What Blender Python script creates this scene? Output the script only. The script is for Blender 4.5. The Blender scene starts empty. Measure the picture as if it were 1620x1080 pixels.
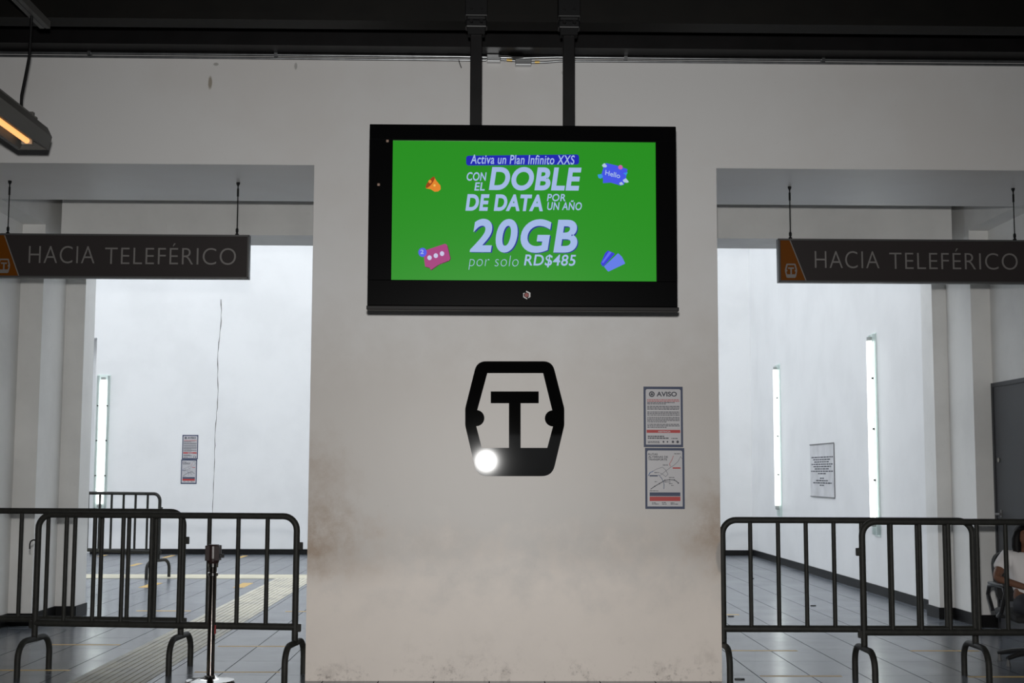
import bpy, bmesh, math, random
from mathutils import Vector, Matrix, Euler

random.seed(7)
PI = math.pi
SC = bpy.context.scene
COL = SC.collection

# ------------------------------------------------------------------ camera
FPX, EYE = 2130.0, Vector((0, 0, 1.45))
PITCH, YAW, ROLL = math.radians(5.58), math.radians(1.05), math.radians(0.2)
FW = Vector((math.sin(YAW) * math.cos(PITCH), math.cos(YAW) * math.cos(PITCH), math.sin(PITCH)))
_rt = Vector((math.cos(YAW), -math.sin(YAW), 0))
_up = _rt.cross(FW)
RT = _rt * math.cos(ROLL) + _up * math.sin(ROLL)
UP = -_rt * math.sin(ROLL) + _up * math.cos(ROLL)
cam_data = bpy.data.cameras.new('camera')
cam_data.sensor_width = 36
cam_data.lens = FPX / 1620 * 36
cam_data.clip_end = 200
cam = bpy.data.objects.new('camera', cam_data)
m = Matrix((RT, UP, -FW)).transposed().to_4x4()
m.translation = EYE
cam.matrix_world = m
COL.objects.link(cam)
SC.camera = cam

# ------------------------------------------------------------------ world, lights, exposure
SC.view_settings.view_transform = 'Standard'
SC.view_settings.look = 'None'
SC.view_settings.exposure = 0.0
SC.view_settings.gamma = 1.0
w = bpy.data.worlds.new('overcast_sky')
SC.world = w
w.use_nodes = True
bg = w.node_tree.nodes['Background']
bg.inputs[0].default_value = (0.90, 0.95, 1.0, 1)
bg.inputs[1].default_value = 2.3

fl = bpy.data.lights.new('camera_flash', 'SPOT')          # the flash on top of the camera
fl.energy = 1620
fl.color = (1.0, 0.985, 0.96)
fl.spot_size = math.radians(86)
fl.spot_blend = 1.0
fl.shadow_soft_size = 0.035
flo = bpy.data.objects.new('camera_flash', fl)
flo.location = (-0.01, 0.0, 1.62)
flo.rotation_euler = (math.radians(90 - 3), 0, -YAW)
COL.objects.link(flo)


# ------------------------------------------------------------------ helpers
def on(px, py, Y):
    """where the photo's pixel meets the upright plane at depth Y (a measuring aid)"""
    d = FW + RT * ((px - 810) / FPX) - UP * ((py - 540) / FPX)
    return EYE + d * ((Y - EYE.y) / d.y)


def fl_at(px, py):
    d = FW + RT * ((px - 810) / FPX) - UP * ((py - 540) / FPX)
    return EYE + d * ((0 - EYE.z) / d.z)


MATS = {}


def mat(name, col, rough=0.5, metal=0.0, emit=None, strength=1.0, spec=0.5, noise=0.0, nscale=8.0, alpha=1.0, trans=0.0):
    if name in MATS:
        return MATS[name]
    M = bpy.data.materials.new(name)
    M.use_nodes = True
    nt = M.node_tree
    b = nt.nodes['Principled BSDF']
    b.inputs['Base Color'].default_value = (*col, 1)
    b.inputs['Roughness'].default_value = rough
    b.inputs['Metallic'].default_value = metal
    b.inputs['Specular IOR Level'].default_value = spec
    if trans:
        b.inputs['Transmission Weight'].default_value = trans
    if emit:
        b.inputs['Emission Color'].default_value = (*emit, 1)
        b.inputs['Emission Strength'].default_value = strength
    if noise:
        tc = nt.nodes.new('ShaderNodeTexCoord')
        n = nt.nodes.new('ShaderNodeTexNoise')
        n.inputs['Scale'].default_value = nscale
        n.inputs['Detail'].default_value = 6
        r = nt.nodes.new('ShaderNodeMapRange')
        r.inputs['From Min'].default_value = 0.3
        r.inputs['From Max'].default_value = 0.7
        r.inputs['To Min'].default_value = 1 - noise
        r.inputs['To Max'].default_value = 1 + noise * 0.4
        mx = nt.nodes.new('ShaderNodeMix')
        mx.data_type = 'RGBA'
        mx.blend_type = 'MULTIPLY'
        mx.inputs[0].default_value = 1
        mx.inputs[6].default_value = (*col, 1)
        nt.links.new(tc.outputs['Object'], n.inputs['Vector'])
        nt.links.new(n.outputs['Fac'], r.inputs['Value'])
        nt.links.new(r.outputs['Result'], mx.inputs[7])
        nt.links.new(mx.outputs[2], b.inputs['Base Color'])
    MATS[name] = M
    return M


def N(nt, typ, **kw):
    n = nt.nodes.new(typ)
    for k, v in kw.items():
        setattr(n, k, v)
    return n


def math_node(nt, op, a, b=None, c=None, clamp=False):
    n = nt.nodes.new('ShaderNodeMath')
    n.operation = op
    n.use_clamp = clamp
    for i, v in enumerate((a, b, c)):
        if v is None:
            continue
        if isinstance(v, (int, float)):
            n.inputs[i].default_value = v
        else:
            nt.links.new(v, n.inputs[i])
    return n.outputs[0]


def ramp01(nt, v, a, b):
    r = nt.nodes.new('ShaderNodeMapRange')
    r.interpolation_type = 'SMOOTHSTEP'
    r.inputs['From Min'].default_value = a
    r.inputs['From Max'].default_value = b
    nt.links.new(v, r.inputs['Value'])
    return r.outputs['Result']


def mixc(nt, fac, a, b):
    x = nt.nodes.new('ShaderNodeMix')
    x.data_type = 'RGBA'
    if isinstance(fac, (int, float)):
        x.inputs[0].default_value = fac
    else:
        nt.links.new(fac, x.inputs[0])
    for i, v in ((6, a), (7, b)):
        if isinstance(v, tuple):
            x.inputs[i].default_value = (*v, 1)
        else:
            nt.links.new(v, x.inputs[i])
    return x.outputs[2]


def noise(nt, vec, scale, detail=4, rough=0.55):
    n = nt.nodes.new('ShaderNodeTexNoise')
    n.inputs['Scale'].default_value = scale
    n.inputs['Detail'].default_value = detail
    n.inputs['Roughness'].default_value = rough
    nt.links.new(vec, n.inputs['Vector'])
    return n.outputs['Fac']


def link(name, bm, material, parent=None, smooth=False):
    me = bpy.data.meshes.new(name)
    bmesh.ops.recalc_face_normals(bm, faces=bm.faces[:])
    bm.to_mesh(me)
    bm.free()
    if smooth:
        for p in me.polygons:
            p.use_smooth = True
        try:
            me.set_sharp_from_angle(angle=math.radians(40))
        except Exception:
            pass
    if material:
        me.materials.append(material)
    o = bpy.data.objects.new(name, me)
    COL.objects.link(o)
    if parent:
        o.parent = parent
    return o


def box(bm, x0, x1, y0, y1, z0, z1, bev=0.0):
    r = bmesh.ops.create_cube(bm, size=1)
    vs = r['verts']
    for v in vs:
        v.co = Vector((x0 + (v.co.x + .5) * (x1 - x0), y0 + (v.co.y + .5) * (y1 - y0), z0 + (v.co.z + .5) * (z1 - z0)))
    if bev:
        es = list({e for v in vs for e in v.link_edges})
        bmesh.ops.bevel(bm, geom=es, offset=bev, segments=2, affect='EDGES', profile=.5)
    return vs


def tube(bm, pts, r, n=10, radii=None):
    pts = [Vector(p) for p in pts]
    rings = []
    t0 = (pts[1] - pts[0]).normalized()
    u = t0.orthogonal().normalized()
    for i, p in enumerate(pts):
        if i == 0:
            t = t0
        elif i == len(pts) - 1:
            t = (pts[i] - pts[i - 1]).normalized()
        else:
            t = ((pts[i + 1] - p).normalized() + (p - pts[i - 1]).normalized()).normalized()
        u = (u - t * u.dot(t)).normalized()
        v = t.cross(u)
        rr = radii[i] if radii else r
        rings.append([bm.verts.new(p + (u * math.cos(2 * PI * k / n) + v * math.sin(2 * PI * k / n)) * rr) for k in range(n)])
    for a, b in zip(rings, rings[1:]):
        for k in range(n):
            bm.faces.new((a[k], a[(k + 1) % n], b[(k + 1) % n], b[k]))
    bm.faces.new(rings[0][::-1])
    bm.faces.new(rings[-1])


def lathe(bm, prof, c=(0, 0, 0), n=24):
    c = Vector(c)
    rings = []
    for r, z in prof:
        rings.append([bm.verts.new(c + Vector((r * math.cos(2 * PI * k / n), r * math.sin(2 * PI * k / n), z))) for k in range(n)])
    for a, b in zip(rings, rings[1:]):
        for k in range(n):
            bm.faces.new((a[k], a[(k + 1) % n], b[(k + 1) % n], b[k]))
    bm.faces.new(rings[0][::-1])
    bm.faces.new(rings[-1])


def prism(bm, poly, axis_fn, d0, d1):
    """extrude a 2-D polygon; axis_fn(u, v, d) -> Vector"""
    a = [bm.verts.new(axis_fn(u, v, d0)) for u, v in poly]
    b = [bm.verts.new(axis_fn(u, v, d1)) for u, v in poly]
    n = len(poly)
    for k in range(n):
        bm.faces.new((a[k], a[(k + 1) % n], b[(k + 1) % n], b[k]))
    bm.faces.new(a[::-1])
    bm.faces.new(b)


def round_poly(poly, radii, seg=6):
    out = []
    n = len(poly)
    if isinstance(radii, (int, float)):
        radii = [radii] * n
    for i in range(n):
        p = Vector(poly[i])
        r = radii[i]
        if r <= 0:
            out.append(tuple(p))
            continue
        a = Vector(poly[i - 1]) - p
        b = Vector(poly[(i + 1) % n]) - p
        ang = a.angle(b)
        d = min(r / math.tan(ang / 2), a.length * .49, b.length * .49)
        s = p + a.normalized() * d
        e = p + b.normalized() * d
        for k in range(seg + 1):
            t = k / seg
            out.append(tuple(s * (1 - t) ** 2 + p * 2 * t * (1 - t) + e * t * t))
    return out


def mesh_from_curve(c):
    o = bpy.data.objects.new('tmp', c)
    COL.objects.link(o)
    bpy.context.view_layer.update()
    me = bpy.data.meshes.new_from_object(o.evaluated_get(bpy.context.evaluated_depsgraph_get()))
    bpy.data.objects.remove(o)
    bpy.data.curves.remove(c)
    return me


def wall_mesh(name, me, material, parent, Y, depth):
    """me lies in xy; stand it up in the xz plane, front face at Y (towards the viewer), depth behind it"""
    zs = [v.co.z for v in me.vertices]
    lo, hi = min(zs), max(zs)
    for v in me.vertices:
        t = (v.co.z - lo) / (hi - lo) if hi > lo else 0
        v.co = Vector((v.co.x, Y + depth * (1 - t), v.co.y))
    me.name = name
    me.materials.clear()
    me.materials.append(material)
    o = bpy.data.objects.new(name, me)
    COL.objects.link(o)
    if parent:
        o.parent = parent
    return o


def flat(name, loops, material, parent, Y, depth=0.002):
    """filled 2-D shape (outer loop first, holes after) standing in the xz plane"""
    c = bpy.data.curves.new('tmp', 'CURVE')
    c.dimensions = '2D'
    c.fill_mode = 'BOTH'
    c.extrude = 0.5
    for lp in loops:
        s = c.splines.new('POLY')
        s.points.add(len(lp) - 1)
        for p, (x, z) in zip(s.points, lp):
            p.co = (x, z, 0, 1)
        s.use_cyclic_u = True
    return wall_mesh(name, mesh_from_curve(c), material, parent, Y, depth)


def text(name, body, bx, material, parent, Y, depth=0.0015, shear=0.0, offset=0.0, spacing=1.0):
    """lettering fitted into the rectangle bx = (x0, z0, x1, z1) of the xz plane"""
    c = bpy.data.curves.new('tmp', 'FONT')
    c.body = body
    c.shear = shear
    c.offset = offset
    c.extrude = 0.5
    c.space_character = spacing
    c.resolution_u = 7
    me = mesh_from_curve(c)
    xs = [v.co.x for v in me.vertices]
    ys = [v.co.y for v in me.vertices]
    x0, z0, x1, z1 = bx
    sx = (x1 - x0) / (max(xs) - min(xs))
    sy = (z1 - z0) / (max(ys) - min(ys))
    ax, ay = min(xs), min(ys)
    for v in me.vertices:
        v.co.x = x0 + (v.co.x - ax) * sx
        v.co.y = z0 + (v.co.y - ay) * sy
    return wall_mesh(name, me, material, parent, Y, depth)


def pbox(px, Y):
    a = on(px[0], px[3], Y)
    b = on(px[2], px[1], Y)
    return (a.x, a.z, b.x, b.z)


def ppoly(pts, Y, f=lambda x, y: (x, y)):
    out = []
    for p in pts:
        q = on(*f(*p), Y)
        out.append((q.x, q.z))
    return out


def thing(name, label, cat, loc=(0, 0, 0), group=None):
    o = bpy.data.objects.new(name, None)
    o.empty_display_size = 0.1
    COL.objects.link(o)
    o.location = loc
    tag(o, label, cat, group)
    return o


def tag(o, label, cat, group=None):
    o['label'] = label
    o['category'] = cat
    if group:
        o['group'] = group
    return o


def struct(o):
    o['kind'] = 'structure'
    return o


def rebase(root):
    """move a finished root to its base point without moving its parts"""
    loc = root.location.copy()
    for c in root.children:
        c.location = c.location - loc


def dup(root, delta, label):
    def cp(o, parent):
        c = o.copy()
        COL.objects.link(c)
        c.parent = parent
        for k in list(o.children):
            cp(k, c)
        return c
    r = cp(root, None)
    r.location = root.location + Vector(delta)
    r['label'] = label
    return r


# ------------------------------------------------------------------ materials
def paint(name, base, rough=0.55, amp=0.06, dirt=0.0):
    if name in MATS:
        return MATS[name]
    M = mat(name, base, rough)
    nt = M.node_tree
    b = nt.nodes['Principled BSDF']
    g = N(nt, 'ShaderNodeNewGeometry').outputs['Position']
    n1 = noise(nt, g, 1.3, 5)
    n2 = noise(nt, g, 14, 6, 0.65)
    d = tuple(c * (1 - amp * 2.2) for c in base)
    c1 = mixc(nt, ramp01(nt, n1, .35, .7), base, d)
    c2 = mixc(nt, math_node(nt, 'MULTIPLY', ramp01(nt, n2, .58, .74), amp * 2), c1, tuple(c * .62 for c in base))
    nt.links.new(c2, b.inputs['Base Color'])
    bp = N(nt, 'ShaderNodeBump')
    bp.inputs['Strength'].default_value = 0.08
    bp.inputs['Distance'].default_value = 0.01
    nt.links.new(n2, bp.inputs['Height'])
    nt.links.new(bp.outputs[0], b.inputs['Normal'])
    return M


def front_wall_material():
    """off-white paint with the grime rubbed into the pillar: brown stains by both edges, scuffs low down, a few chips high up; mid-height shade painted in against the flash"""
    M = mat('soiled shade-toned white paint', (0.74, 0.715, 0.69), 0.42)
    nt = M.node_tree
    b = nt.nodes['Principled BSDF']
    pos = N(nt, 'ShaderNodeNewGeometry').outputs['Position']
    sp = N(nt, 'ShaderNodeSeparateXYZ')
    nt.links.new(pos, sp.inputs[0])
    X, Y, Z = sp.outputs
    n1 = noise(nt, pos, 1.1, 6, .6)
    n2 = noise(nt, pos, 5, 6, .6)
    n3 = noise(nt, pos, 30, 5, .7)
    n4 = noise(nt, pos, 2.4, 8, .7)
    base_c = mixc(nt, ramp01(nt, math_node(nt, 'ADD', Z, math_node(nt, 'MULTIPLY', n1, 1.2)), 1.4, 3.0), (0.80, 0.725, 0.66), (0.715, 0.71, 0.705))
    base_c = mixc(nt, math_node(nt, 'MULTIPLY', ramp01(nt, math_node(nt, 'ADD', Z, math_node(nt, 'MULTIPLY', n2, .5)), 3.1, 2.2), ramp01(nt, math_node(nt, 'ADD', Z, n2), .9, 1.7)), base_c, (0.575, 0.545, 0.515))  # shade painted into the mid-height colour to offset the strong flash
    col = mixc(nt, math_node(nt, 'MULTIPLY', ramp01(nt, n1, .4, .7), .22), base_c, (0.58, 0.53, 0.49))

    def blob(cx, cz, rx, rz, lo=0.25, hi=1.0):
        dx = math_node(nt, 'DIVIDE', math_node(nt, 'SUBTRACT', X, cx), rx)
        dz = math_node(nt, 'DIVIDE', math_node(nt, 'SUBTRACT', Z, cz), rz)
        d2 = math_node(nt, 'ADD', math_node(nt, 'MULTIPLY', dx, dx), math_node(nt, 'MULTIPLY', dz, dz))
        d = math_node(nt, 'SQRT', d2)
        d = math_node(nt, 'ADD', d, math_node(nt, 'MULTIPLY', math_node(nt, 'SUBTRACT', n2, .5), 1.3))
        inv = math_node(nt, 'SUBTRACT', 1.15, d)
        return ramp01(nt, inv, lo * 0, hi)
    brown = (0.36, 0.27, 0.20)
    for cx, cz, rx, rz, s in ((-1.30, 1.02, .55, .32, .95), (-1.3, 1.4, .42, .4, .5), (1.72, 1.05, .42, .40, .7), (-.5, .95, .7, .2, .16), (.9, .95, .8, .22, .16),
                              (-1.0, .85, .5, .2, .25)):
        k = math_node(nt, 'MULTIPLY', blob(cx, cz, rx, rz), math_node(nt, 'MULTIPLY', ramp01(nt, n4, .2, .62), s * 1.25))
        col = mixc(nt, k, col, brown)
    # scuffs near the floor
    low = ramp01(nt, math_node(nt, 'SUBTRACT', .42, Z), 0, .4)
    k = math_node(nt, 'MULTIPLY', math_node(nt, 'MULTIPLY', ramp01(nt, n4, .5, .68), low), .45)
    col = mixc(nt, k, col, (0.30, 0.25, 0.22))
    low2 = ramp01(nt, math_node(nt, 'SUBTRACT', .2, Z), 0, .2)
    k = math_node(nt, 'MULTIPLY', math_node(nt, 'MULTIPLY', math_node(nt, 'MULTIPLY', ramp01(nt, n3, .5, .66), ramp01(nt, n4, .42, .6)), low2), .6)
    col = mixc(nt, k, col, (0.13, 0.10, 0.09))
    # specks everywhere, faint
    k = math_node(nt, 'MULTIPLY', ramp01(nt, n3, .66, .76), .25)
    col = mixc(nt, k, col, (0.36, 0.32, 0.29))
    # a smear and two nicks high on the wall, a grey chip in the pillar edge
    for cx, cz, rx, rz, s, cc in ((-2.03, 4.275, .018, .055, .8, (.25, .21, .15)), (-1.99, 4.41, .02, .012, .7, (.28, .27, .25)), (-1.41, 4.40, .012, .03, .6, (.25, .25, .24)), (1.66, .87, .035, .11, .75, (.30, .29, .28)),
                                  (.55, 4.37, .02, .015, .4, (.3, .3, .3))):
        col = mixc(nt, math_node(nt, 'MULTIPLY', blob(cx, cz, rx, rz, hi=.5), s), col, cc)
    nt.links.new(col, b.inputs['Base Color'])
    bp = N(nt, 'ShaderNodeBump')
    bp.inputs['Strength'].default_value = 0.10
    bp.inputs['Distance'].default_value = 0.01
    nt.links.new(n2, bp.inputs['Height'])
    nt.links.new(bp.outputs[0], b.inputs['Normal'])
    return M


def floor_material():
    M = mat('slate grey floor tiles', (0.10, 0.115, 0.135), 0.2)
    nt = M.node_tree
    b = nt.nodes['Principled BSDF']
    pos = N(nt, 'ShaderNodeNewGeometry').outputs['Position']
    sp = N(nt, 'ShaderNodeSeparateXYZ')
    nt.links.new(pos, sp.inputs[0])
    X, Y, Z = sp.outputs

    def joint(c, off, step, wid):
        t = math_node(nt, 'DIVIDE', math_node(nt, 'SUBTRACT', c, off), step)
        f = math_node(nt, 'FRACT', math_node(nt, 'ADD', t, .5))
        d = math_node(nt, 'ABSOLUTE', math_node(nt, 'SUBTRACT', f, .5))
        return math_node(nt, 'LESS_THAN', d, wid / step / 2)
    jx = joint(X, 2.347, .387, .0065)
    jy = joint(Y, 10.62, .723, .010)
    n1 = noise(nt, pos, 1.5, 5)
    n2 = noise(nt, pos, 18, 6, .7)
    col = mixc(nt, ramp01(nt, n1, .3, .7), (0.105, 0.118, 0.14), (0.135, 0.148, 0.168))
    col = mixc(nt, math_node(nt, 'MULTIPLY', ramp01(nt, n2, .5, .8), .35), col, (0.2, 0.21, 0.225))
    col = mixc(nt, math_node(nt, 'MULTIPLY', jy, .7), col, (0.035, 0.038, 0.045))
    col = mixc(nt, math_node(nt, 'MULTIPLY', jx, .9), col, (0.022, 0.024, 0.028))
    nt.links.new(col, b.inputs['Base Color'])
    r = N(nt, 'ShaderNodeMapRange')
    r.inputs['To Min'].default_value = .14
    r.inputs['To Max'].default_value = .30
    nt.links.new(n1, r.inputs['Value'])
    j = math_node(nt, 'MAXIMUM', jx, math_node(nt, 'MULTIPLY', jy, .3))
    nt.links.new(math_node(nt, 'MULTIPLY_ADD', j, .6, r.outputs[0]), b.inputs['Roughness'])
    nt.links.new(math_node(nt, 'MULTIPLY_ADD', j, -.5, .5), b.inputs['Specular IOR Level'])
    bp = N(nt, 'ShaderNodeBump')
    bp.invert = True
    bp.inputs['Strength'].default_value = .25
    bp.inputs['Distance'].default_value = .003
    nt.links.new(j, bp.inputs['Height'])
    nt.links.new(bp.outputs[0], b.inputs['Normal'])
    return M


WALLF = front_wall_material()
WALLB = paint('white paint of the bright hall', (0.83, 0.835, 0.84), .5, .025)
WALLG = paint('off white paint of the passage', (0.79, 0.785, 0.765), .55, .05)
FLOOR = floor_material()
BLACKTILE = mat('black skirting tile', (0.006, 0.006, 0.0065), .45, spec=.2)
STEELDARK = mat('dark brown painted steel', (0.0035, 0.003, 0.0022), .6, spec=.2, noise=.5, nscale=5)
STEELDARK2 = mat('black painted steel', (0.005, 0.0045, 0.005), .5, spec=.2, noise=.5, nscale=5)
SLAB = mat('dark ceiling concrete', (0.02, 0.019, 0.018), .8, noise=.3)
BARRIER = mat('dark grey painted tube', (0.024, 0.024, 0.021), .6, 0, spec=.3, noise=.3, nscale=25)
BARRIERF = BARRIER
GALV = mat('galvanised conduit', (0.32, 0.33, 0.34), .32, .9, noise=.3, nscale=12)
BRASSY = mat('brass fitting', (0.55, 0.38, 0.12), .35, .8)
BLACKPL = mat('black plastic', (0.005, 0.005, 0.0055), .4, spec=.3)
TVBLACK = mat('black enamel housing', (0.0016, 0.0016, 0.0018), .3, spec=.035)
TVLIP = mat('charcoal edge strip', (0.016, 0.015, 0.015), .5, spec=.15)
GLOSSBLACK = mat('gloss black acrylic', (0.003, 0.003, 0.003), .03)
CHROME = mat('chrome tube', (0.55, 0.54, 0.52), .12, 1.0)
WHITE = mat('white print', (0.75, 0.76, 0.78), .5)


def glow(name, srgb, k=1.0):
    lin = tuple(((c / 255 + .055) / 1.055) ** 2.4 if c > 10 else c / 255 / 12.92 for c in srgb)
    return mat(name, (0.004, 0.004, 0.004), .25, emit=lin, strength=k, spec=.3)


def ink(name, srgb, rough=.5):
    lin = tuple(((c / 255 + .055) / 1.055) ** 2.4 if c > 10 else c / 255 / 12.92 for c in srgb)
    return mat(name, lin, rough)


# ------------------------------------------------------------------ the setting
def slab(name, boxes, material, bev=0.0):
    bm = bmesh.new()
    for b_ in boxes:
        box(bm, *b_, bev=bev)
    return struct(link(name, bm, material))


PX0, PX1, FY0, FY1, OPZ = -1.262, 1.662, 9.62, 10.94, 3.667      # pillar edges, wall depth, lintel height
LX, RX = -4.52, 4.92                                             # passage walls
slab('floor', [(-12.3, 9.3, -9.3, 24.9, -.2, 0)], FLOOR)
slab('street', [(-40, 40, -30, -9.3, -.3, -.1)], mat('grey asphalt', (.09, .09, .09), .9, noise=.3))
slab('wall_added_blocker', [(-40, 40, -25, -24, -.3, 9)], mat('grey light blocker', (.20, .195, .19), .9, noise=.2, nscale=2))  # added unseen wall that dims entrance daylight and its reflection in the emblem
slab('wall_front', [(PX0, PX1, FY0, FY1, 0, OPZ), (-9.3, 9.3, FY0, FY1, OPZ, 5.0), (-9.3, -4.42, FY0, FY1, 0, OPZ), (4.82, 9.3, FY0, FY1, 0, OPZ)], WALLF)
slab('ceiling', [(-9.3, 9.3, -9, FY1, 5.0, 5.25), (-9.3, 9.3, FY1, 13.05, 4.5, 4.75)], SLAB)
slab('wall_left', [(-9.3, -9.0, -9, FY0, 0, 5.0)], WALLG)
slab('wall_right', [(9.0, 9.3, -9, FY0, 0, 5.0)], WALLG)
# entrance end of the station, behind the camera: dark wall over a wide low doorway to daylight
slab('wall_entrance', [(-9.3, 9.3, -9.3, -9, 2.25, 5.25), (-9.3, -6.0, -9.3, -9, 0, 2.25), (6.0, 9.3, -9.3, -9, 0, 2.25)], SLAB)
# passage behind the lintel: side walls, stepped columns, beams
slab('wall_passage_left', [(-4.9, LX, FY1, 13.0, 0, 4.5), (-12.3, -4.30, 13.0, 13.7, 0, 4.5)], WALLG)
slab('wall_passage_right', [(RX, 5.3, FY1, 13.0, 0, 4.5), (4.73, 5.3, 13.0, 13.7, 0, 4.5)], WALLG)
slab('column_1', [(-4.50, -4.10, 13.7, 14.05, 0, 9.0)], WALLG)
slab('column_2', [(4.58, 5.0, 13.7, 14.05, 0, 9.0)], WALLG)
slab('beam_1', [(-4.18, 4.60, 13.1, 13.7, 3.765, 4.5)], WALLG)
slab('beam_2', [(LX, -4.30, FY1, 13.0, 3.84, 4.5)], WALLG)
slab('beam_3', [(4.72, RX, FY1, 13.0, 3.84, 4.5)], WALLG)
slab('wall_upper', [(-12.3, 5.3, 13.1, 13.7, 4.5, 9.0)], WALLB)
# tall bright hall beyond, lit from its open roof
slab('wall_back', [(-7.01, 5.06, 24.2, 24.6, 0, 9.0), (-12.3, -7.01, 24.2, 24.6, 3.84, 9.0), (-12.3, -8.3, 24.2, 24.6, 0, 3.84), (-8.3, -7.01, 24.55, 24.85, 0, 3.84)], WALLB)
slab('wall_hall_right', [(4.76, 5.06, 14.05, 24.2, 0, 9.0)], WALLB)
slab('wall_hall_left', [(-12.6, -12.3, 13.1, 24.6, 0, 9.0)], WALLB)
# skirtings
slab('baseboard_back', [(-7.01, 4.76, 24.185, 24.2, 0, .095), (-12.3, -8.3, 24.185, 24.2, 0, .095)], BLACKTILE)
slab('baseboard_right', [(4.745, 4.76, 14.05, 24.185, 0, .11), (4.565, 4.58, 13.685, 14.065, 0, .115), (4.58, 4.73, 13.685, 13.7, 0, .115), (4.715, 4.73, 12.985, 13.685, 0, .115),
                         (4.73, 4.905, 12.985, 13.0, 0, .115), (4.905, 4.92, 12.93, 12.985, 0, .115), (4.905, 4.92, 10.94, 11.80, 0, .115)], BLACKTILE)
slab('baseboard_left', [(-4.10, -4.085, 13.685, 14.065, 0, .115), (-4.30, -4.10, 13.685, 13.7, 0, .115), (-4.30, -4.285, 12.985, 13.685, 0, .115), (-4.52, -4.30, 12.985, 13.0, 0, .115),
                        (-4.52, -4.505, 10.94, 12.985, 0, .115)], BLACKTILE)
# the dark steel of the roof: an I-beam over the screen and a deep beam along the wall top
slab('beam_4', [(-9, 9, 8.16, 8.19, 4.27, 5.0), (-9, 9, 8.09, 8.26, 4.225, 4.27)], STEELDARK)
slab('beam_5', [(-9, 9, 9.40, 9.617, 4.487, 5.0)], STEELDARK2)


# tactile strip in the floor
def tactile():
    M = mat('cream ribbed tactile tile', (0.52, 0.50, 0.42), .5)
    nt = M.node_tree
    b = nt.nodes['Principled BSDF']
    pos = N(nt, 'ShaderNodeNewGeometry').outputs['Position']
    n1 = noise(nt, pos, 3, 5)
    n2 = noise(nt, pos, 25, 5, .7)
    c = mixc(nt, ramp01(nt, n1, .35, .7), (0.56, 0.53, 0.43), (0.42, 0.40, 0.345))
    c = mixc(nt, math_node(nt, 'MULTIPLY', ramp01(nt, n2, .5, .75), .5), c, (0.28, 0.27, 0.25))
    nt.links.new(c, b.inputs['Base Color'])
    bm = bmesh.new()
    x0, x1 = -2.88, -2.35
    box(bm, x0, x1, 6.0, 18.72, 0, .004)
    k = 9
    for i in range(k):                                            # guide ribs along the strip
        a = x0 + .02 + (x1 - x0 - .04) * (i + .15) / k
        box(bm, a, a + .034, 6.0, 18.72, .004, .009)
    o = struct(link('floor_tactile_strip', bm, M))
    bm = bmesh.new()
    box(bm, -7.5, 1.0, 18.72, 19.42, 0, .005)
    M2 = mat('plain cream floor tile', (0.60, 0.56, 0.42), .4, noise=.2, nscale=3)
    struct(link('floor_tactile_cross_strip', bm, M2))


tactile()

# crack down the bright back wall
bm = bmesh.new()
pts = []
for k in range(41):
    t = k / 40
    pts.append((-4.81 - .06 * t + .02 * math.sin(t * 17) * (1 - t) + random.uniform(-.006, .006), 4.55 - 3.9 * t))
wd = [.004 + .012 * (0.5 + .5 * math.sin(k * 1.7)) * (1 - .5 * k / 40) for k in range(41)]
prism(bm, [(x - w_ / 2, z) for (x, z), w_ in zip(pts, wd)] + [(x + w_ / 2, z) for (x, z), w_ in reversed(list(zip(pts, wd)))], lambda u, v, d: Vector((u, d, v)), 24.1985, 24.2)
struct(link('wall_back_crack', bm, mat('crack shadow grey', (0.10, 0.09, 0.08), .9)))

# grey metal door in the passage wall
DOORM = mat('grey door paint', (0.055, 0.056, 0.060), .5, spec=.25)
bm = bmesh.new()
box(bm, 4.885, 4.92, 11.84, 12.89, 0, 2.29)
d1 = struct(link('door_1', bm, DOORM))
bm = bmesh.new()
box(bm, 4.875, 4.92, 12.89, 12.93, 0, 2.33)
box(bm, 4.875, 4.92, 11.80, 11.84, 0, 2.33)
box(bm, 4.875, 4.92, 11.84, 12.89, 2.29, 2.33)
link('door_frame', bm, mat('dark door frame paint', (0.04, 0.041, 0.044), .5, spec=.25), d1)
bm = bmesh.new()
tube(bm, [(4.885, 12.78, 1.08), (4.83, 12.78, 1.08), (4.825, 12.76, 1.08), (4.825, 12.66, 1.08)], .011)
box(bm, 4.878, 4.885, 12.762, 12.798, 1.05, 1.12)
link('door_handle', bm, mat('dull steel', (.16, .16, .16), .4, .8), d1, True)
bm = bmesh.new()
tube(bm, [(4.885, 12.78, 1.59), (4.868, 12.78, 1.59)], .022, 14)
link('lock', bm, CHROME, d1, True)

# ------------------------------------------------------------------ advertising screen
TVY = 8.0
tv = thing('television', 'wide black screen showing a green advert, hanging from two black poles over the pillar', 'screen', (0.2, TVY, 2.415))
fx0, fx1, fz0, fz1 = -.717, 1.135, 2.415, 3.542
sx0, sx1, sz0, sz1 = -.577, 1.012, 2.595, 3.447
bm = bmesh.new()
box(bm, fx0 + .02, fx1 - .02, TVY + .02, TVY + .10, fz0 + .01, fz1 - .01)
box(bm, fx0, fx1, TVY - .03, TVY + .02, sz1, fz1, .004)
box(bm, fx0, fx1, TVY - .03, TVY + .02, fz0 + .025, sz0, .004)
box(bm, fx0, sx0, TVY - .03, TVY + .02, sz0, sz1)
box(bm, sx1, fx1, TVY - .03, TVY + .02, sz0, sz1)
link('housing', bm, TVBLACK, tv)
bm = bmesh.new()
box(bm, fx0 - .004, fx1 + .008, TVY - .037, TVY + .03, fz0, fz0 + .024, .004)
link('bottom_strip', bm, TVLIP, tv)
bm = bmesh.new()
box(bm, sx0, sx1, TVY - .008, TVY + .012, sz0, sz1)
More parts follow.
